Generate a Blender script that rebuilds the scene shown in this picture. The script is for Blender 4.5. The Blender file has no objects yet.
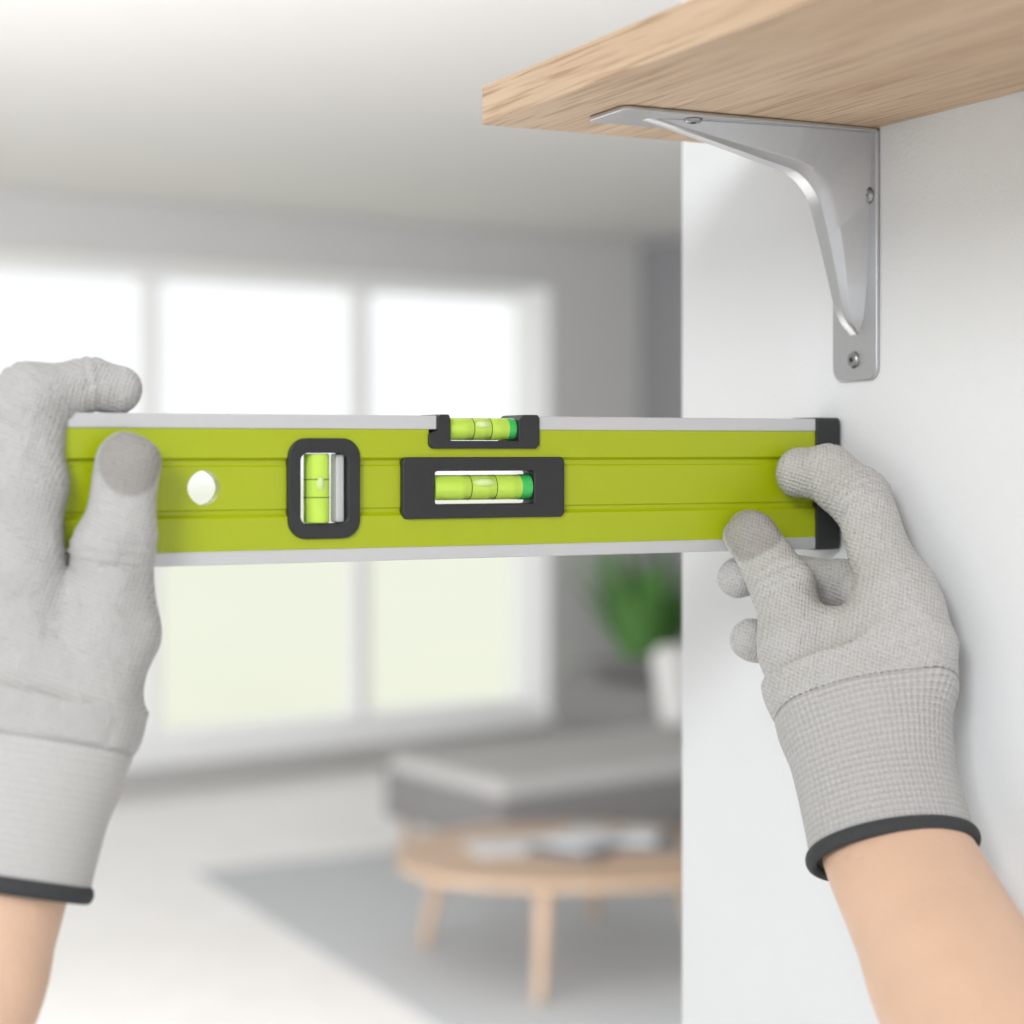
import bpy, bmesh, math, random
import numpy as np
from mathutils import Vector, Matrix
random.seed(4)
H=1.53                      # eye height
YAW=math.radians(25.7)
R=Vector((math.cos(YAW),-math.sin(YAW),0)); F=Vector((math.sin(YAW),math.cos(YAW),0))
scn=bpy.context.scene
scn.view_settings.view_transform='Standard'

# camera-relative helpers: (lateral, distance, height above eye) -> world metres
def C(a,d,z): return R*a+F*d+Vector((0,0,H+z))
def S(x,y,d): return C((x-512)/1875*d,d,(450-y)/1875*d)  # image pixel coordinates and an estimated depth -> world metres

# ---------------------------------------------------------------- materials
def srgb(r,g,b):
    f=lambda c:(c/255/12.92) if c/255<=.04045 else ((c/255+.055)/1.055)**2.4
    return (f(r),f(g),f(b),1)
class NT:
    def __init__(s,name):
        s.m=bpy.data.materials.new(name); s.m.use_nodes=True; s.t=s.m.node_tree
        s.b=s.t.nodes['Principled BSDF']
    def n(s,typ,**kw):
        nd=s.t.nodes.new(typ)
        for k,v in kw.items():
            if hasattr(nd,k): setattr(nd,k,v)
            else: nd.inputs[k.replace('_',' ')].default_value=v
        return nd
    def l(s,a,b): s.t.links.new(a,b)
    def math(s,op,a,b=None):
        nd=s.t.nodes.new('ShaderNodeMath'); nd.operation=op
        for i,v in enumerate([a,b]):
            if v is None: continue
            if isinstance(v,(int,float)): nd.inputs[i].default_value=v
            else: s.l(v,nd.inputs[i])
        return nd.outputs[0]
def simple(name,col,rough=.6,metal=0,noise=0,nscale=30,bump=0,bscale=200,**kw):
    t=NT(name); b=t.b
    b.inputs['Roughness'].default_value=rough; b.inputs['Metallic'].default_value=metal
    for k,v in kw.items(): b.inputs[k.replace('_',' ')].default_value=v
    tc=t.n('ShaderNodeTexCoord'); nz=t.n('ShaderNodeTexNoise'); nz.inputs['Scale'].default_value=nscale
    t.l(tc.outputs['Object'],nz.inputs['Vector'])
    mx=t.n('ShaderNodeMix',data_type='RGBA')
    a=[c*(1-noise) for c in col[:3]]+[1]; c2=[min(1,c*(1+noise)) for c in col[:3]]+[1]
    mx.inputs[6].default_value=a; mx.inputs[7].default_value=c2
    t.l(nz.outputs['Fac'],mx.inputs[0]); t.l(mx.outputs[2],b.inputs['Base Color'])
    if bump:
        n2=t.n('ShaderNodeTexNoise'); n2.inputs['Scale'].default_value=bscale; t.l(tc.outputs['Object'],n2.inputs['Vector'])
        bp=t.n('ShaderNodeBump'); bp.inputs['Distance'].default_value=bump
        t.l(n2.outputs['Fac'],bp.inputs['Height']); t.l(bp.outputs[0],b.inputs['Normal'])
    return t.m
def wood(name,c1,c2,c3,axis=1,fine=1.0):
    t=NT(name); tc=t.n('ShaderNodeTexCoord')
    def nz(sc_long,sc_cross,detail=4):
        mp=t.n('ShaderNodeMapping'); s=[sc_cross]*3; s[axis]=sc_long
        mp.inputs['Scale'].default_value=s; t.l(tc.outputs['Object'],mp.inputs['Vector'])
        n=t.n('ShaderNodeTexNoise'); n.inputs['Scale'].default_value=1; n.inputs['Detail'].default_value=detail
        n.inputs['Distortion'].default_value=.4
        t.l(mp.outputs[0],n.inputs['Vector']); return n.outputs['Fac']
    a=nz(2.5,34*fine); b=nz(16,520*fine,2); c=nz(6,150*fine,5)
    cr=t.n('ShaderNodeValToRGB'); cr.color_ramp.elements[0].position=.34; cr.color_ramp.elements[1].position=.66
    cr.color_ramp.elements[0].color=c1; cr.color_ramp.elements[1].color=c2
    sm=t.math('ADD',t.math('MULTIPLY',a,.55),t.math('MULTIPLY',c,.45)); t.l(sm,cr.inputs[0])
    mx=t.n('ShaderNodeMix',data_type='RGBA'); mx.inputs[7].default_value=c3
    r2=t.n('ShaderNodeMapRange'); r2.inputs[1].default_value=.50; r2.inputs[2].default_value=.68; r2.inputs[4].default_value=.75
    t.l(b,r2.inputs[0]); t.l(r2.outputs[0],mx.inputs[0]); t.l(cr.outputs[0],mx.inputs[6]); t.l(mx.outputs[2],t.b.inputs['Base Color'])
    t.b.inputs['Roughness'].default_value=.5
    bp=t.n('ShaderNodeBump'); bp.inputs['Distance'].default_value=.0002; t.l(b,bp.inputs['Height']); t.l(bp.outputs[0],t.b.inputs['Normal'])
    return t.m
def glove_mat(name,rib):
    t=NT(name); tc=t.n('ShaderNodeTexCoord'); sp=t.n('ShaderNodeSeparateXYZ'); t.l(tc.outputs['Object'],sp.inputs[0])
    A=lambda nm:t.n('ShaderNodeAttribute',attribute_name=nm).outputs['Fac']
    mask=A('cuffmask')
    xy=t.math('ADD',t.math('MULTIPLY',sp.outputs[0],.9),t.math('MULTIPLY',sp.outputs[1],-.45))
    d1=t.math('ADD',sp.outputs[2],t.math('MULTIPLY',xy,.35)); d2=t.math('SUBTRACT',xy,t.math('MULTIPLY',sp.outputs[2],.25))
    fz=t.math('SINE',t.math('MULTIPLY',d1,2*math.pi/.0017))
    fx=t.math('SINE',t.math('MULTIPLY',d2,2*math.pi/.0015))
    knit=t.math('MULTIPLY',t.math('ADD',fz,fx),.25)
    ra=t.math('SINE',t.math('MULTIPLY',A('axial'),2*math.pi/.0026)); rb=t.math('SINE',t.math('MULTIPLY',A('around'),2*math.pi/.0024))
    ribs=t.math('ADD',t.math('MULTIPLY',ra,.6),t.math('MULTIPLY',rb,.35))
    nz=t.n('ShaderNodeTexNoise'); nz.inputs['Scale'].default_value=70; nz.inputs['Detail'].default_value=4; nz.inputs['Distortion'].default_value=.6; t.l(tc.outputs['Object'],nz.inputs['Vector'])
    soft=t.math('SUBTRACT',1.0,t.math('MULTIPLY',mask,.85))
    b1=t.n('ShaderNodeBump'); b1.inputs['Distance'].default_value=.004; b1.inputs['Strength'].default_value=.6; t.l(t.math('MULTIPLY',nz.outputs['Fac'],soft),b1.inputs['Height'])
    b2=t.n('ShaderNodeBump'); b2.inputs['Distance'].default_value=.0004; b2.inputs['Strength'].default_value=.95; t.l(t.math('MULTIPLY',knit,t.math('SUBTRACT',1.0,mask)),b2.inputs['Height']); t.l(b1.outputs[0],b2.inputs['Normal'])
    b4=t.n('ShaderNodeBump'); b4.inputs['Distance'].default_value=rib; b4.inputs['Strength'].default_value=.8; t.l(t.math('MULTIPLY',ribs,mask),b4.inputs['Height']); t.l(b2.outputs[0],b4.inputs['Normal'])
    nf=t.n('ShaderNodeTexNoise'); nf.inputs['Scale'].default_value=1100; t.l(tc.outputs['Object'],nf.inputs['Vector'])
    b3=t.n('ShaderNodeBump'); b3.inputs['Distance'].default_value=.0008; b3.inputs['Strength'].default_value=.7; t.l(t.math('MULTIPLY',nf.outputs['Fac'],soft),b3.inputs['Height']); t.l(b4.outputs[0],b3.inputs['Normal'])
    t.l(b3.outputs[0],t.b.inputs['Normal'])
    mx=t.n('ShaderNodeMix',data_type='RGBA'); mx.inputs[6].default_value=srgb(191,190,188); mx.inputs[7].default_value=srgb(163,160,156)
    t.l(A('tip'),mx.inputs[0])
    m2=t.n('ShaderNodeMix',data_type='RGBA',blend_type='MULTIPLY'); m2.inputs[0].default_value=1
    r=t.n('ShaderNodeMapRange'); r.inputs[1].default_value=-.5; r.inputs[2].default_value=.9; r.inputs[3].default_value=.80; r.inputs[4].default_value=1.08
    tex=t.math('ADD',t.math('MULTIPLY',knit,t.math('SUBTRACT',1.0,mask)),t.math('MULTIPLY',t.math('MULTIPLY',ribs,mask),.5 if rib>.0005 else .2))
    t.l(t.math('ADD',tex,t.math('SUBTRACT',nf.outputs['Fac'],.3)),r.inputs[0])
    t.l(mx.outputs[2],m2.inputs[6]); t.l(r.outputs[0],m2.inputs[7])
    m3=t.n('ShaderNodeMix',data_type='RGBA'); m3.inputs[7].default_value=srgb(45,46,48); t.l(A('hem'),m3.inputs[0]); t.l(m2.outputs[2],m3.inputs[6])
    t.l(m3.outputs[2],t.b.inputs['Base Color'])
    t.b.inputs['Roughness'].default_value=.85
    t.b.inputs['Sheen Weight'].default_value=.1
    return t.m

M_wall=simple('wall_paint',srgb(229,231,233),.8,noise=.01,bump=.0002,bscale=500)
M_wallgrey=simple('grey_wall_paint',srgb(204,203,202),.85,noise=.02,nscale=3)
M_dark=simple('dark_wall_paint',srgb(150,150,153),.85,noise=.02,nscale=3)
M_ceil=simple('ceiling_paint',srgb(218,216,214),.9,noise=.01,nscale=3)
M_floor=wood('pale_floor',srgb(232,230,226),srgb(243,241,239),srgb(226,223,218),axis=0,fine=.1)
M_white=simple('white_trim',srgb(240,240,240),.5,noise=.01)
M_base=simple('baseboard_paint',srgb(190,188,186),.6,noise=.01)
M_oak=wood('oak',srgb(194,163,132),srgb(221,195,166),srgb(162,128,97),axis=1)
M_oak2=wood('oak_table',srgb(186,156,130),srgb(206,180,154),srgb(160,130,104),axis=0,fine=.4)
M_steel=simple('satin_steel',srgb(196,197,199),.36,metal=.9,noise=.03,nscale=300,bump=.00005,bscale=900)
M_screw=simple('screw_steel',srgb(165,166,168),.3,metal=1)
M_alu=simple('milled_aluminium',srgb(202,202,204),.40,metal=.3,noise=.02,nscale=200)
M_green=simple('lime_enamel',srgb(166,180,4),.27,noise=.015,nscale=80)
M_black=simple('black_plastic',srgb(40,41,43),.5,noise=.05,nscale=400,bump=.0001,bscale=900)
M_hem=simple('black_elastic',srgb(56,58,60),.85,noise=.15,nscale=500,bump=.0004,bscale=900)
M_skin=simple('skin',srgb(220,184,158),.5,noise=.10,nscale=35,bump=.0004,bscale=350,Subsurface_Weight=.08,Subsurface_Scale=.003)
M_skin.node_tree.nodes['Principled BSDF'].inputs['Subsurface Radius'].default_value=(1,.4,.25)
M_vial=simple('lime_vial',srgb(218,253,105),.1,noise=.01,Transmission_Weight=.35,IOR=1.25)
M_vialend=simple('vial_end',srgb(70,205,100),.2,noise=.01,Transmission_Weight=.2)
M_bubble=simple('bubble',srgb(238,254,185),.06,noise=.01,Transmission_Weight=.3,IOR=1.1)
M_mark=simple('vial_mark',srgb(60,90,20),.5)
M_glove=glove_mat('knit_glove',.0007)
M_glove2=glove_mat('soft_knit_glove',.0002)
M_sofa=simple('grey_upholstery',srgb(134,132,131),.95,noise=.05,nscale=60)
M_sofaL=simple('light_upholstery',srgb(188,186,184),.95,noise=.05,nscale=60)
M_pillow=simple('white_fabric',srgb(225,224,222),.95,noise=.03)
M_rug=simple('rug_wool',srgb(192,195,197),.95,noise=.05,nscale=20)
M_leaf=simple('leaf',srgb(98,150,76),.5,noise=.3,nscale=6)
M_pot=simple('ceramic_pot',srgb(220,218,214),.4,noise=.02)
M_paper=simple('paper',srgb(205,207,210),.6,noise=.03)
M_paper2=simple('dark_cover',srgb(100,106,112),.5,noise=.2,nscale=20)
M_lawn=simple('lawn_grass',srgb(231,233,212),.95,noise=.05,nscale=.6)

# ---------------------------------------------------------------- mesh helpers
def link(o,parent=None):
    scn.collection.objects.link(o)
    if parent: o.parent=parent
    return o
def empty(name):
    e=bpy.data.objects.new(name,None); e.empty_display_size=.02; return link(e)
def mesh(name,vs,fs,mat,parent=None,smooth=False,matrix=None):
    me=bpy.data.meshes.new(name); me.from_pydata([tuple(v) for v in vs],[],fs)
    bm=bmesh.new(); bm.from_mesh(me); bmesh.ops.recalc_face_normals(bm,faces=bm.faces); bm.to_mesh(me); bm.free()
    if matrix: me.transform(matrix)
    me.materials.append(mat)
    if smooth:
        for p in me.polygons: p.use_smooth=True
    return link(bpy.data.objects.new(name,me),parent)
def bev(o,w,seg=3,ang=30):
    if w<=0: return o
    m=o.modifiers.new('b','BEVEL'); m.width=w; m.segments=seg; m.limit_method='ANGLE'; m.angle_limit=math.radians(ang)
    for p in o.data.polygons: p.use_smooth=True
    m2=o.modifiers.new('wn','WEIGHTED_NORMAL'); m2.keep_sharp=True
    return o
def boxes(name,bl,mat,parent=None,bevel=0,matrix=None,seg=3):
    vs=[];fs=[]
    for (a,b) in bl:
        o=len(vs)
        for x in (a[0],b[0]):
            for y in (a[1],b[1]):
                for z in (a[2],b[2]): vs.append((x,y,z))
        fs+=[tuple(o+i for i in f) for f in [(0,1,3,2),(4,6,7,5),(0,4,5,1),(2,3,7,6),(0,2,6,4),(1,5,7,3)]]
    return bev(mesh(name,vs,fs,mat,parent,matrix=matrix),bevel,seg)
def prism(name,pts,lo,hi,plane,mat,parent=None,bevel=0,seg=2,matrix=None,inner=None):
    """extrude 2D outline; plane 'xz' -> extrude y ; 'yz' -> extrude x ; 'xy' -> extrude z"""
    def mk(p,h):
        return {'xz':(p[0],h,p[1]),'yz':(h,p[0],p[1]),'xy':(p[0],p[1],h)}[plane]
    n=len(pts)
    if inner is None:
        vs=[mk(p,lo) for p in pts]+[mk(p,hi) for p in pts]
        fs=[tuple(range(n)),tuple(range(2*n-1,n-1,-1))]+[(i,(i+1)%n,n+(i+1)%n,n+i) for i in range(n)]
    else:
        vs=[mk(p,lo) for p in pts]+[mk(p,hi) for p in pts]+[mk(p,lo) for p in inner]+[mk(p,hi) for p in inner]
        fs=[]
        for i in range(n):
            j=(i+1)%n
            fs+=[(i,j,n+j,n+i),(2*n+i,3*n+i,3*n+j,2*n+j),(i,2*n+i,2*n+j,j),(n+i,n+j,3*n+j,3*n+i)]
    return bev(mesh(name,vs,fs,mat,parent,matrix=matrix),bevel,seg,40)
def rrect(cx,cz,w,h,r,n=8):
    p=[]
    for (sx,sz,a0) in [(1,1,0),(-1,1,90),(-1,-1,180),(1,-1,270)]:
        for i in range(n+1):
            a=math.radians(a0+90*i/n)
            p.append((cx+sx*(w/2-r)+r*math.cos(a),cz+sz*(h/2-r)+r*math.sin(a)))
    return p
def catmull(P,n):
    P=[np.array(p,float) for p in P]; out=[]
    Q=[2*P[0]-P[1]]+P+[2*P[-1]-P[-2]]
    for i in range(1,len(Q)-2):
        for k in range(n):
            t=k/n
            out.append(.5*((2*Q[i])+(-Q[i-1]+Q[i+1])*t+(2*Q[i-1]-5*Q[i]+4*Q[i+1]-Q[i+2])*t*t+(-Q[i-1]+3*Q[i]-3*Q[i+1]+Q[i+2])*t**3))
    out.append(P[-1]); return out
def loft(name,rings,side,mat,parent,n=64,sub=8):
    """rings: (Vector, rx, ry)"""
    P=catmull([list(c)+[rx,ry] for c,rx,ry in rings],sub)
    vs=[];fs=[];m=len(P)
    for i,p in enumerate(P):
        a=P[max(0,i-1)][:3]; b=P[min(m-1,i+1)][:3]
        ax=Vector(b-a).normalized(); s=(Vector(side)-ax*Vector(side).dot(ax)).normalized(); u=ax.cross(s)
        for k in range(n):
            t=2*math.pi*k/n
            vs.append(Vector(p[:3])+s*math.cos(t)*p[3]+u*math.sin(t)*p[4])
    for i in range(m-1):
        for k in range(n): fs.append((i*n+k,i*n+(k+1)%n,(i+1)*n+(k+1)%n,(i+1)*n+k))
    fs+= [tuple(range(n)),tuple(range((m-1)*n,m*n))]
    return mesh(name,vs,fs,mat,parent,True)
def ring(name,c,ax,side,rx,ry,tw,th,mat,parent,n=96,k=16):
    ax=Vector(ax).normalized(); s=(Vector(side)-ax*Vector(side).dot(ax)).normalized(); u=ax.cross(s); vs=[];fs=[]
    for i in range(n):
        t=2*math.pi*i/n; rad=(s*math.cos(t)*ry+u*math.sin(t)*rx).normalized()
        p=c+s*math.cos(t)*rx+u*math.sin(t)*ry
        for j in range(k):
            a=2*math.pi*j/k; vs.append(p+rad*math.cos(a)*tw+ax*math.sin(a)*th)
    for i in range(n):
        for j in range(k): fs.append((i*k+j,i*k+(j+1)%k,((i+1)%n)*k+(j+1)%k,((i+1)%n)*k+j))
    return mesh(name,vs,fs,mat,parent,True)
def cyl(name,a,b,r0,r1,mat,parent,n=24,bevel=0,matrix=None):
    a=Vector(a);b=Vector(b);ax=(b-a).normalized()
    s=ax.orthogonal().normalized();u=ax.cross(s); vs=[]
    for c,r in ((a,r0),(b,r1)):
        for k in range(n):
            t=2*math.pi*k/n; vs.append(c+s*r*math.cos(t)+u*r*math.sin(t))
    fs=[(k,(k+1)%n,n+(k+1)%n,n+k) for k in range(n)]+[tuple(range(n)),tuple(range(n,2*n))]
    return bev(mesh(name,vs,fs,mat,parent,smooth=True,matrix=matrix),bevel if bevel else .0001,2,50)
def ellipsoid(name,c,r,mat,parent,matrix=None):
    bm=bmesh.new(); bmesh.ops.create_uvsphere(bm,u_segments=24,v_segments=16,radius=1)
    me=bpy.data.meshes.new(name); 
    for v in bm.verts: v.co=Vector((v.co.x*r[0]+c[0],v.co.y*r[1]+c[1],v.co.z*r[2]+c[2]))
    bm.to_mesh(me); bm.free()
    if matrix: me.transform(matrix)
    for p in me.polygons: p.use_smooth=True
    me.materials.append(mat); return link(bpy.data.objects.new(name,me),parent)
def cut(o,cutters):
    for c in cutters:
        m=o.modifiers.new('cut','BOOLEAN'); m.operation='DIFFERENCE'; m.solver='EXACT'; m.object=c
    dg=bpy.context.evaluated_depsgraph_get(); dg.update()
    me=bpy.data.meshes.new_from_object(o.evaluated_get(dg)); o.modifiers.clear(); o.data=me
    for c in cutters: bpy.data.objects.remove(c)
    return o

# ---------------------------------------------------------------- room (frame aligned to the window wall)
O=F*9.6
MF=Matrix.Translation(O)@Matrix.Rotation(math.radians(10.2),4,'Z')
def L(a,d):   # lateral,distance -> window wall frame
    return (a*.81+(d-9.6)*.586, -a*.586+(d-9.6)*.81)
CZ=H+1.11; SILL=.15; HEAD=H+.845
boxes('floor',[((-10,-11,-.1),(1.1,.3,0))],M_floor,matrix=MF)
boxes('ceiling',[((-10,-11,CZ),(1.1,.3,CZ+.1))],M_ceil,matrix=MF)
boxes('wall_back',[((.243,0,0),(1.0,.3,CZ)),((-10,0,0),(-6.6,.3,CZ)),((-6.6,0,HEAD),(.243,.3,CZ)),((-6.6,0,0),(.243,.3,SILL))],M_wallgrey,matrix=MF)
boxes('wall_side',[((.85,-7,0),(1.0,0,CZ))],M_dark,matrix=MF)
boxes('baseboard_back',[((-10,-.02,0),(.85,0,.10))],M_base,matrix=MF,bevel=.004)
boxes('trim_1',[((-6.7,-.10,SILL-.03),(.30,.0,SILL+.0))],M_white,matrix=MF,bevel=.006)
w=empty('window_1'); fr=[]
x0,x1=-6.6,.243
fr+=[((x0,.10,SILL),(x1,.28,SILL+.07)),((x0,.16,HEAD-.06),(x1,.24,HEAD)),((x1-.05,.10,SILL),(x1,.28,HEAD)),((x0,.16,SILL),(x0+.06,.24,HEAD))]
for m in (-1.93,-.81,-3.05,-4.17,-5.29): fr.append(((m-.04,.13,SILL+.07),(m+.04,.23,HEAD-.06)))
boxes('frame',fr,M_white,w,matrix=MF,bevel=.004)
boxes('reveal_lining',[((x1-.012,.0,SILL),(x1,.12,HEAD)),((x0,.0,HEAD-.012),(x1,.12,HEAD)),((x0,0,SILL),(x1,.12,SILL+.012))],M_white,w,matrix=MF)
boxes('lawn',[((-60,.35,-.35),(50,90,-.3))],M_lawn,matrix=MF)

# near partition wall with the shelf
WX=.506
boxes('wall_right',[((WX,-2.2,0),(WX+.14,.8475,CZ))],M_wall,bevel=.002)

# ---------------------------------------------------------------- shelf + bracket
SZ=H+.1425
sh=boxes('wooden_shelf',[((.3445,-.15,SZ),(WX,.7466,SZ+.0172))],M_oak,bevel=.0008,seg=2)
br=empty('shelf_bracket'); y0,y1=.676,.709; yc=(y0+y1)/2
T=.0022
pl=[(y0,SZ),(y1,SZ)]; zb=H+.0312; r=.006
for i in range(7):
    a=math.radians(90*i/6); pl.append((y1-r+r*math.cos(a),zb+r-r*math.sin(a)))
for i in range(7):
    a=math.radians(90*i/6); pl.append((y0+r-r*math.sin(a),zb+r-r*math.cos(a)))
prism('wall_plate',pl,WX-T,WX-.0001,'yz',M_steel,br,.0006)
xt=.3765; r=.004
pa=[(WX,y0),(WX,y1)]
for i in range(7):
    a=math.radians(90*i/6); pa.append((xt+r-r*math.sin(a),y1-r+r*math.cos(a)))
for i in range(7):
    a=math.radians(90*i/6); pa.append((xt+r-r*math.cos(a),y0+r-r*math.sin(a)))
prism('arm_plate',pa,SZ-T,SZ-.0001,'xy',M_steel,br,.0006)
outer=catmull([(.396,.1402),(.425,.1335),(.452,.1270),(.470,.1222),(.4805,.1130),(.486,.098),(.4915,.078),(.4965,.060),(.5035,.0515)],6)
vs=[];fs=[];N=len(outer)
for i,p in enumerate(outer):
    t=i/(N-1); half=.0038+.0060*math.sin(math.pi*t)**1.1
    if p[0]<=.470: base=(p[0],.1415)
    elif p[0]<.492:
        s_=(p[0]-.470)/.022
        base=(.470+s_*2*.0355,.1415) if s_<.5 else (.5055,.1415-(s_-.5)*2*(.1415-.086))
    else: base=(.5055,min(p[1],.086))
    mid=((p[0]*.80+base[0]*.20),(p[1]*.80+base[1]*.20))
    for (q,h) in ((base,half*1.35),(mid,half*.85),(p,half*.45),(p,-half*.45),(mid,-half*.85),(base,-half*1.35)):
        vs.append((q[0],yc+h,H+q[1]))
for i in range(N-1):
    for k in range(6): fs.append((i*6+k,i*6+(k+1)%6,(i+1)*6+(k+1)%6,(i+1)*6+k))
fs+=[tuple(range(6)),tuple(range((N-1)*6,N*6))]
rib=mesh('gusset_rib',vs,fs,M_steel,br,smooth=True)
bev(rib,.0008,2,25)
def screw(c,ax):
    c=Vector(c);ax=Vector(ax)
    cyl('screw_head',c,c+ax*.0016,.0042,.0032,M_screw,br,bevel=.0005)
    cyl('screw_recess',c+ax*.0014,c+ax*.0019,.0014,.0012,M_black,br,n=6)
screw((WX-T,yc,H+.0405),(-1,0,0)); screw((WX-T,y0+.0060,H+.113),(-1,0,0)); screw((.414,y0+.007,SZ-T),(0,0,-1))

# ---------------------------------------------------------------- spirit level
lv=empty('spirit_level'); Y=.7046; XL,XR=.1535,.4915
z=lambda v:H+v
prof=[(Y+.0004,z(.0086)),(Y+.0004,z(-.0030)),(Y+.0024,z(-.0042)),(Y+.0024,z(-.0060)),(Y+.0018,z(-.0066)),(Y+.0018,z(-.0232)),(Y+.0024,z(-.0238)),(Y+.0024,z(-.0252)),(Y+.0004,z(-.0266)),(Y+.0004,z(-.0396)),(Y+.0185,z(-.0396)),(Y+.0185,z(-.034)),(Y+.0085,z(-.031)),(Y+.0085,z(.001)),(Y+.0185,z(.004)),(Y+.0185,z(.0086))]
body=prism('body_beam',prof,XL,XR,'yz',M_green,lv)
c1=prism('c1',[(.2075+.0066*abs(math.cos(a))**1.1*(1 if math.cos(a)>0 else -1),z(-.0147)+.0068*abs(math.sin(a))**1.1*(1 if math.sin(a)>0 else -1)) for a in [2*math.pi*i/40 for i in range(40)]],Y-.02,Y+.05,'xz',M_green)
c2=prism('c2',rrect(.2561,z(-.0153),.027,.036,.006),Y-.02,Y+.05,'xz',M_green)
c3=prism('c3',rrect(.3264,z(-.0155),.070,.021,.002),Y-.02,Y+.05,'xz',M_green)
c4=prism('c4',[(.3015,z(.0012)),(.351,z(.0012)),(.351,z(.03)),(.3015,z(.03))],Y-.02,Y+.05,'xz',M_green)
cut(body,[c1,c2,c3,c4])
bev(body,.0003,2,35)
boxes('top_rail',[((XL,Y-.0002,z(.0084)),(.3049,Y+.020,z(.0141))),((.3515,Y-.0002,z(.0084)),(XR,Y+.020,z(.0141)))],M_alu,lv,.0005)
boxes('bottom_rail',[((XL,Y-.0002,z(-.0447)),(XR,Y+.020,z(-.0394)))],M_alu,lv,.0005)
prism('end_cap',rrect((Y-.001+Y+.0212)/2,z(-.0153),.0222,.0600,.002),XR,XR+.0127,'yz',M_black,lv,.0006)
prism('housing_1',rrect(.2561,z(-.0153),.0303,.0400,.0075),Y-.0012,Y+.010,'xz',M_black,lv,.0007,inner=rrect(.2561,z(-.0153),.0198,.0282,.003))
prism('housing_2',rrect(.3264,z(-.0155),.0738,.0252,.0022),Y-.0012,Y+.010,'xz',M_black,lv,.0007,inner=rrect(.3264,z(-.0155),.0450,.0137,.0012))
prism('housing_3',[(.3011,z(.0066)),(.3011,z(.0022)),(.3025,z(.0006)),(.3500,z(.0006)),(.3515,z(.0022)),(.3515,z(.0135)),(.3505,z(.0147)),(.3440,z(.0147)),(.3418,z(.0125)),(.3418,z(.0038)),(.3108,z(.0038)),(.3108,z(.0125)),(.3100,z(.0146)),(.3060,z(.0146)),(.3049,z(.0130)),(.3049,z(.0082))],Y-.0012,Y+.0195,'xz',M_black,lv,.0004)
def vial(i,c,axis,half,r,end=True):
    c=Vector(c); ax=Vector(axis)
    cyl(f'vial_{i}_tube',c-ax*half,c+ax*half,r,r,M_vial,lv,n=32,bevel=.0006)
    if end: cyl(f'vial_{i}_end',c+ax*(half*.78),c+ax*(half*1.005),r*1.03,r*1.03,M_vialend,lv,n=32,bevel=.0003)
    for k in (-.26,.26):
        cyl(f'vial_{i}_mark',c+ax*(k*half-.0002),c+ax*(k*half+.0002),r*1.015,r*1.015,M_mark,lv,n=32)
    ellipsoid(f'vial_{i}_bubble',c+Vector((0,-r*.72,0))+ (Vector((0,0,r*.35)) if axis[0] else Vector((0,0,.002))),(half*.24 if axis[0] else r*.4,r*.42,half*.24 if axis[2] else r*.38),M_bubble,lv)
vial(1,(.2545,Y+.0045,z(-.0153)),(0,0,1),.0138,.0052,False)
vial(2,(.3264,Y+.0045,z(-.0155)),(1,0,0),.0222,.0052)
vial(3,(.3263,Y+.0050,z(.0087)),(1,0,0),.0154,.0046)
boxes('vial_1_holder',[((.2620,Y+.002,z(-.0290)),(.2655,Y+.009,z(-.0016)))],M_alu,lv,.0006)

# ---------------------------------------------------------------- hands (implicit surface -> mesh)
def smin(a,b,k):
    h=np.clip(.5+.5*(b-a)/k,0,1); return b*(1-h)+a*h-k*h*(1-h)
def cone(G,a,b,r0,r1):
    a=np.array(a,np.float32);b=np.array(b,np.float32);ba=b-a;pa=G-a
    t=np.clip(pa@ba/float(ba@ba),0,1).astype(np.float32)
    q=pa-t[...,None]*ba
    # slight waist between the joints
    return np.sqrt((q*q).sum(-1))-(r0+(r1-r0)*t)*(1-.05*np.sin(math.pi*t))
def nets(Fv,org,h):
    ins=Fv<0; nx,ny,nz=Fv.shape
    cs=(nx-1,ny-1,nz-1); acc=np.zeros(cs+(3,),np.float32); cnt=np.zeros(cs,np.float32)
    cor=[(i,j,k) for i in (0,1) for j in (0,1) for k in (0,1)]
    sl=lambda A,c:A[c[0]:c[0]+cs[0],c[1]:c[1]+cs[1],c[2]:c[2]+cs[2]]
    for a in cor:
        for ax in range(3):
            if a[ax]: continue
            b=list(a);b[ax]=1;b=tuple(b)
            fa,fb=sl(Fv,a),sl(Fv,b); m=(fa<0)!=(fb<0)
            t=np.where(m,fa/np.where(m,fa-fb,1),0)
            for d in range(3):
                acc[...,d]+=np.where(m,a[d]+(t if d==ax else 0),0)
            cnt+=m
    act=cnt>0; idx=-np.ones(cs,np.int64); idx[act]=np.arange(act.sum())
    ii=np.argwhere(act); V=org+(ii+acc[act]/cnt[act][:,None])*h
    fs=[]
    for ax in range(3):
        o1,o2=(ax+1)%3,(ax+2)%3
        s0=[slice(None)]*3; s1=[slice(None)]*3; s0[ax]=slice(0,-1); s1[ax]=slice(1,None)
        d=ins[tuple(s0)]!=ins[tuple(s1)]; e=np.argwhere(d)
        e=e[(e[:,o1]>0)&(e[:,o2]>0)&(e[:,o1]<cs[o1])&(e[:,o2]<cs[o2])]
        inn=ins[tuple(e.T)]
        q=[]
        for (p,r) in ((-1,-1),(0,-1),(0,0),(-1,0)):
            c=e.copy(); c[:,o1]+=p; c[:,o2]+=r; q.append(idx[tuple(c.T)])
        q=np.stack(q,1); q[~inn]=q[~inn][:,::-1]; fs.append(q)
    return V,np.concatenate(fs)
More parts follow.
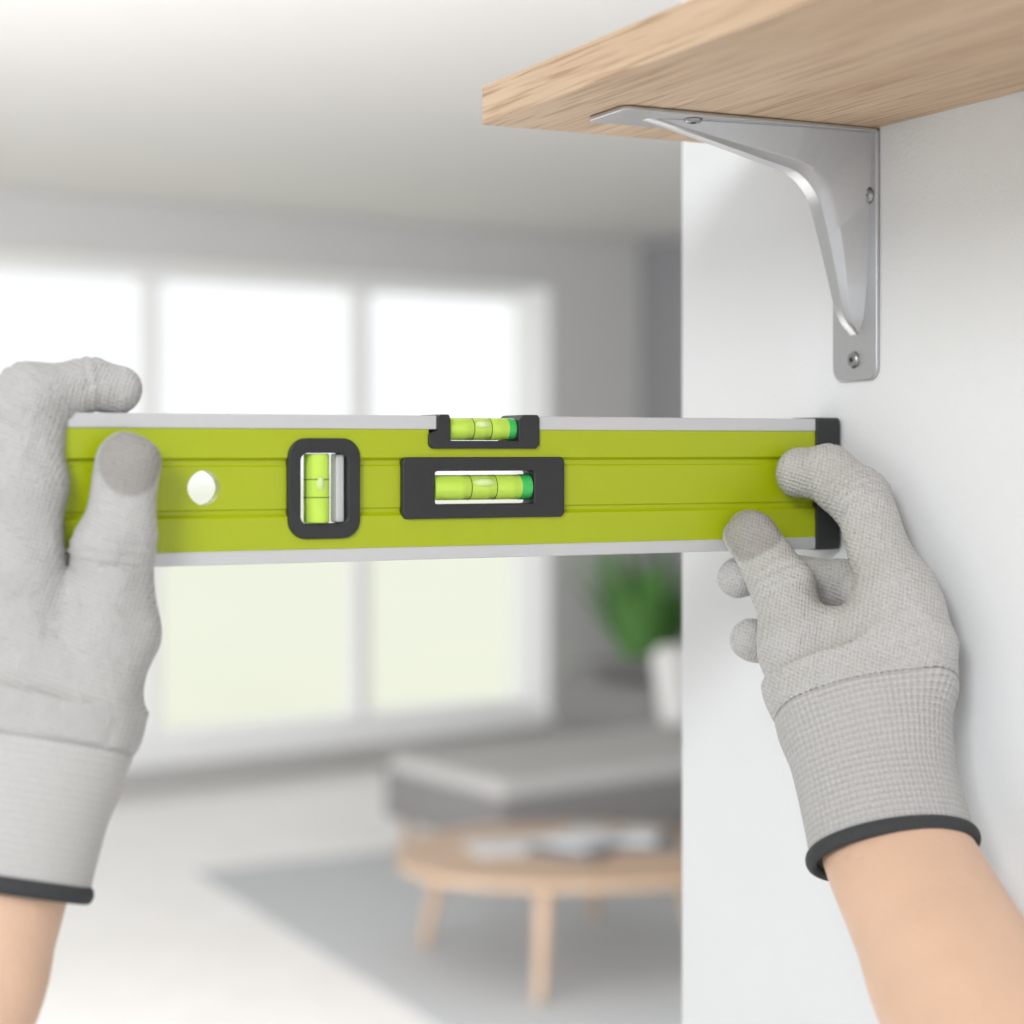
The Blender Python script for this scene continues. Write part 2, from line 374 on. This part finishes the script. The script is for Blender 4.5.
def build_hand(name,palm,fingers,tips,cuff,parent,mat,h=.00115,kpalm=.009,kf=.0065,creases=()):
    """cuff: (start, end, half width start, end, half thickness start, end, side)"""
    pts=[cuff[0],cuff[1]]
    for seg in palm: pts+=[seg[0],seg[1]]
    for f in fingers: pts+=[p for p,_ in f]
    P=np.array([list(p) for p in pts]); lo=P.min(0)-.036; hi=P.max(0)+.036
    n=np.ceil((hi-lo)/h).astype(int)
    g=[(lo[i]+h*np.arange(n[i])).astype(np.float32) for i in range(3)]
    G=np.stack(np.meshgrid(*g,indexing='ij'),-1).astype(np.float32)
    pd=None
    for (a,b,r0,r1) in palm:
        d=cone(G,a,b,r0,r1); pd=d if pd is None else smin(pd,d,kpalm)
    # cuff: elliptical tapered tube
    c0,c1,w0,w1,t0_,t1_,sd=cuff
    ax=(c1-c0); Ln=ax.length; ax.normalize(); s=(Vector(sd)-ax*Vector(sd).dot(ax)).normalized(); u=ax.cross(s)
    q=G-np.array(c0,np.float32)
    al=q@np.array(ax,np.float32); sx=q@np.array(s,np.float32); ux=q@np.array(u,np.float32)
    t=np.clip(al/Ln,0,1); waist=1-.03*np.sin(math.pi*t)
    rw=(w0+(w1-w0)*t)*waist; rt=(t0_+(t1_-t0_)*t)*waist
    k=np.sqrt((sx/rw)**2+(ux/rt)**2); dc=(k-1)*np.minimum(rw,rt)
    dc=np.maximum(dc,-al-.012)
    pd=smin(pd,dc,.014)
    tot=None
    for f in fingers:
        fd=None
        for (a,ra),(b,rb) in zip(f[:-1],f[1:]):
            d=cone(G,a,b,ra,rb); fd=d if fd is None else smin(fd,d,.0035)
        uu=smin(pd,fd,kf); tot=uu if tot is None else smin(tot,uu,.0012)
    # fabric folds
    x,y,zz=G[...,0],G[...,1],G[...,2]
    fold=np.sin(95*x+60*zz+2*np.sin(70*zz+40*y))*np.sin(110*zz-50*x+1.5*np.sin(90*x))*.0009
    fold+=np.sin(260*zz+120*x+3*np.sin(85*x+50*zz))*np.clip(np.sin(70*x-90*zz+60*y),0,1)*.00045
    tot+=fold*np.clip(1-al/.02,0,1)
    for (c,axv,wd,amp,rad) in creases:
        a3=np.array(Vector(axv).normalized(),np.float32); qq=G-np.array(c,np.float32)
        pr=qq@a3; ds=np.sqrt((qq*qq).sum(-1))
        tot+=amp*np.exp(-(pr/wd)**2)*np.clip((rad-ds)/.006,0,1)
    # seam groove where the ribbing starts
    tot+=.0006*np.exp(-((al-.001)/.0011)**2)
    tot=np.maximum(tot,al-Ln)
    V,Fc=nets(tot,lo,h)
    me=bpy.data.meshes.new(name); me.from_pydata(V.tolist(),[],Fc.tolist())
    me.polygons.foreach_set('use_smooth',[True]*len(me.polygons))
    def attr(nm,v):
        a=me.attributes.new(nm,'FLOAT','POINT'); a.data.foreach_set('value',v.astype(np.float32))
    val=np.zeros(len(V))
    for (c,rr) in tips:
        d=np.linalg.norm(V-np.array(list(c)),axis=1); val=np.maximum(val,np.clip((rr-d)/.0015+.5,0,1))
    attr('tip',val)
    q=V-np.array(list(c0)); al=q@np.array(list(ax)); an=np.arctan2(q@np.array(list(s)),q@np.array(list(u)))
    attr('axial',al); attr('around',an*.030); attr('cuffmask',np.clip(al/.0015,0,1)); attr('hem',(al>Ln-.0012).astype(float))
    me.materials.append(mat)
    o=link(bpy.data.objects.new(name,me),parent)
    m=o.modifiers.new('s','SMOOTH'); m.factor=.5; m.iterations=2
    return o
mm=.001
def ch(*p): return [(S(x,y,d),r*mm) for (x,y,d,r) in p]
def sg(a,b): return (S(*a[:3]),S(*b[:3]),a[3]*mm,b[3]*mm)
def crs(f,i,offs,amp=.0012,wd=.0009,rad=.02):
    """transverse creases around joint i of chain f"""
    a=f[i-1][0]; b=f[i][0]; c=f[i+1][0]; ax=((b-a).normalized()+(c-b).normalized()).normalized()
    return [(b+ax*o*mm,ax,wd,amp,rad) for o in offs]
side=R
# hand gripping the free end
hl=empty('gloved_hand')
fi=ch((18,580,.695,16.2),(24,485,.699,15.8),(32,403,.704,15.0),(88,384,.713,10.6),(118,390,.718,9.2))
ft=ch((106,632,.702,18),(114,548,.699,14.8),(129,464,.7000,12))
cl0,cl1=S(38,738,.689),S(8,884,.6765)
build_hand('glove',[
 sg((20,580,.695,15.5),(46,700,.692,18)), sg((-28,580,.70,15),(25,705,.693,18)),
 sg((-75,595,.71,14),(0,710,.697,17)), sg((-112,625,.72,12),(-15,715,.698,16)),
 sg((108,632,.702,18.8),(88,690,.694,17.5)), sg((88,690,.694,17.5),(66,760,.688,15))],
 [fi,
  ch((-28,580,.70,14.5),(-12,425,.724,12.5),(45,445,.747,10),(85,462,.748,9)),
  ch((-75,595,.71,13.5),(-48,480,.745,11),(20,492,.757,9.8),(66,500,.755,9)),
  ch((-112,625,.72,11.5),(-78,545,.752,9.5),(-10,535,.765,9),(35,538,.76,8)),ft],
 [(S(133,458,.688),.0140)],(cl0,cl1,.0340,.0286,.0262,.0246,side),hl,M_glove2,
 creases=crs(fi,2,(-6,-2,2,6))+crs(fi,3,(-2,2),.0008)+crs(ft,1,(-5,-1,3),.0009))
axl=(cl1-cl0).normalized()
ring('cuff_hem',cl1,axl,side,.0289,.0249,.0022,.0032,M_hem,hl)
loft('forearm',[(S(12,850,.679),.0247,.0210),(S(-1,885,.677),.0252,.0216),(S(-15,930,.673),.0258,.0225),(S(-50,1024,.662),.028,.024),(C(-.235,.61,-.26),.034,.030),(C(-.27,.53,-.34),.041,.038),(C(-.29,.46,-.41),.043,.040)],side,M_skin,hl)
# hand at the wall end
hr=empty('gloved_hand')
gi=ch((896,590,.775,14.6),(861,502,.803,13.6),(827,473,.824,12),(799,471,.8335,11.2))
gt=ch((800,652,.785,16),(784,590,.802,13.8),(752,538,.8215,12.2))
cr0,cr1=S(859,705,.769),S(893,850,.7345)
build_hand('glove',[
 sg((896,592,.775,14),(850,700,.768,18)), sg((913,617,.766,14),(868,705,.762,18)),
 sg((922,650,.760,13),(883,710,.758,18)), sg((919,680,.760,12),(898,715,.758,15)),
 sg((800,652,.785,16.2),(832,715,.770,17)),
 sg((830,640,.785,13),(880,640,.775,13))],
 [gi,
  ch((913,617,.766,13),(842,585,.818,10.8),(778,574,.842,10),(740,577,.84,9.6)),
  ch((922,650,.760,12.5),(850,642,.812,10.5),(790,638,.835,9.8),(752,640,.83,9.6)),
  ch((919,680,.760,12),(865,690,.803,9.5),(820,690,.818,9),(795,688,.813,8.3)),gt],
 [(S(750,530,.810),.0138)],(cr0,cr1,.0336,.0318,.0266,.0258,side),hr,M_glove,
 creases=crs(gi,1,(-6,-2,2,6))+crs(gi,2,(-3,1),.0008)+crs(gt,1,(-6,-2,3),.0010))
axr=(cr1-cr0).normalized()
ring('cuff_hem',cr1,axr,side,.0325,.0264,.0022,.0032,M_hem,hr)
loft('forearm',[(S(887,822,.742),.0280,.0230),(S(899,856,.732),.0296,.0238),(S(936,930,.70),.0312,.0262),(S(985,1024,.66),.0350,.0300),(C(.200,.55,-.270),.041,.037),(C(.225,.45,-.36),.044,.041)],side,M_skin,hr)

# ---------------------------------------------------------------- furniture
def fbox(name,a,b,mat,p,bevel): return boxes(name,[(a,b)],mat,p,bevel,matrix=MF,seg=4)
sf=empty('sofa'); s0,t0=L(-.0407*1.02,6.36*1.02)
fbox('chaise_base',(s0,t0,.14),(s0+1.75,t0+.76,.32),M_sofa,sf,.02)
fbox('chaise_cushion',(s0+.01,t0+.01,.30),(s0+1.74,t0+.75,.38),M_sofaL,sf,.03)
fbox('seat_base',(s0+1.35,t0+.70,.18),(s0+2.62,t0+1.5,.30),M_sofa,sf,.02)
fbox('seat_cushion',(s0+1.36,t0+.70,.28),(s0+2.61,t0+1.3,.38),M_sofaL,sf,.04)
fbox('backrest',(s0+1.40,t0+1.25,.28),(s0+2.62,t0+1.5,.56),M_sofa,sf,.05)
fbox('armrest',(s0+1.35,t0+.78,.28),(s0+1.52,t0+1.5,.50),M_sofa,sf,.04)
for (a,b) in ((.06,.06),(.06,.68),(1.68,.06),(1.42,1.42),(2.55,1.42)):
    cyl('leg',(s0+a,t0+b,.0085 if b<1 else 0),(s0+a,t0+b,.2),.015,.022,M_oak2,sf,matrix=MF)
ps,pt=L(.72,7.9)
pw=boxes('throw_pillow',[((-.18,-.06,-.17),(.18,.06,.17))],M_pillow,None,.055,seg=6,matrix=MF@Matrix.Translation((ps,pt-.06,.55))@Matrix.Rotation(-.2,4,'X'))
# coffee table
ct=empty('coffee_table'); tx,ty=L(.175,5.55)
TM=MF@Matrix.Translation((tx,ty,0))
tp=[]
for i in range(72):
    a=2*math.pi*i/72; rr=1/((abs(math.cos(a))/.52)**2.4+(abs(math.sin(a))/.42)**2.4)**(1/2.4); tp.append((rr*math.cos(a),rr*math.sin(a)))
prism('table_top',tp,.318,.343,'xy',M_oak2,ct,.008,3,matrix=TM@Matrix.Rotation(-.6,4,'Z'))
for (a,d) in ((.075,5.16),(-.27,5.75),(.27,6.1),(.55,5.4)):
    u,v=L(a,d); u-=tx; v-=ty
    cyl('leg',(u*1.0,v*1.0,.009),(u*.85,v*.85,.32),.015,.026,M_oak2,ct,matrix=TM)
mg=empty('magazine_stack')
for i,(x,y,w_,h_,rot,zz,m) in enumerate(((.05,.02,.30,.22,.5,.344,M_paper2),(.07,.03,.24,.18,.25,.360,M_paper),(-.14,.13,.22,.16,-.3,.344,M_paper),(.24,-.05,.22,.2,.9,.344,M_paper2),(.22,-.04,.17,.13,.7,.360,M_paper))):
    boxes('magazine',[((-w_/2,-h_/2,0),(w_/2,h_/2,.014))],m,mg,.003,matrix=TM@Matrix.Translation((x,y,zz))@Matrix.Rotation(rot,4,'Z'))
# rug
rs,rt=L(-1.15,6.78)
boxes('area_rug',[((0,-3.8,0.0005),(3.0,0,.008))],M_rug,None,.003,matrix=MF@Matrix.Translation((rs,rt,0))@Matrix.Rotation(math.radians(-8.5),4,'Z'))
# plant
pp=empty('potted_plant'); us,ut=L(.66,9.35); PM=MF@Matrix.Translation((us,ut,0))
vs=[];fs=[];n=28;prf=[(0,.0),(.13,.0),(.15,.03),(.19,.34),(.185,.36),(.17,.36),(.165,.31),(0,.31)]
for (r_,z_) in prf:
    for k in range(n): vs.append((r_*math.cos(2*math.pi*k/n),r_*math.sin(2*math.pi*k/n),z_))
for i in range(len(prf)-1):
    for k in range(n): fs.append((i*n+k,i*n+(k+1)%n,(i+1)*n+(k+1)%n,(i+1)*n+k))
mesh('pot',vs,fs,M_pot,pp,True,PM)
vs=[];fs=[]
for i in range(80):
    a=random.uniform(0,6.283); ln=random.uniform(.38,.84); lean=random.uniform(.08,.45); wd=random.uniform(.03,.055); o=len(vs); K=8
    for k in range(K+1):
        t=k/K; rad=.03+ln*t*math.sin(lean*(.5+t*.8)); hz=.31+ln*t*math.cos(lean*(.4+t*.9)); ww=wd*math.sin(math.pi*min(1,t*.93+.06))**.8
        tw=a+math.pi/2
        c=Vector((rad*math.cos(a),rad*math.sin(a),hz)); q=Vector((math.cos(tw),math.sin(tw),.15))*ww
        vs+=[c-q,c+Vector((0,0,-.01)),c+q]
    for k in range(K):
        b=o+3*k; fs+=[(b,b+1,b+4,b+3),(b+1,b+2,b+5,b+4)]
mesh('foliage',vs,fs,M_leaf,pp,True,PM)

# ---------------------------------------------------------------- light
wd=bpy.data.worlds.new('world'); scn.world=wd; wd.use_nodes=True
bg=wd.node_tree.nodes['Background']; bg.inputs[0].default_value=(.965,.982,1,1); bg.inputs[1].default_value=1.12
def area(name,loc,tgt,sx,sy,power,col=(1,1,1)):
    l=bpy.data.lights.new(name,'AREA'); l.shape='RECTANGLE'; l.size=sx; l.size_y=sy; l.energy=power; l.color=col
    o=link(bpy.data.objects.new(name,l)); o.location=loc
    o.rotation_euler=(Vector(tgt)-Vector(loc)).to_track_quat('-Z','Y').to_euler(); return o
area('key_light',(-1.1,-.7,2.35),(.4,.7,1.45),.6,.6,25,(.98,.99,1))  # added unseen key light, aimed to suit the hand's soft wall shadow
area('room_fill_light',MF@Vector((-5.8,-5.0,1.2)),MF@Vector((0,-2.2,.9)),3.0,1.6,155,(.985,.99,1))  # added unseen fill that brightens the far room, turned away from the near wall

cam=bpy.data.cameras.new('camera'); co=link(bpy.data.objects.new('camera',cam)); scn.camera=co
co.location=(0,0,H); co.rotation_euler=(math.radians(90),0,-YAW)
cam.sensor_width=36; cam.lens=1875/1024*36; cam.shift_y=-62/1024; cam.clip_start=.02; cam.clip_end=300
cam.dof.use_dof=True; cam.dof.focus_distance=.79; cam.dof.aperture_fstop=5.4
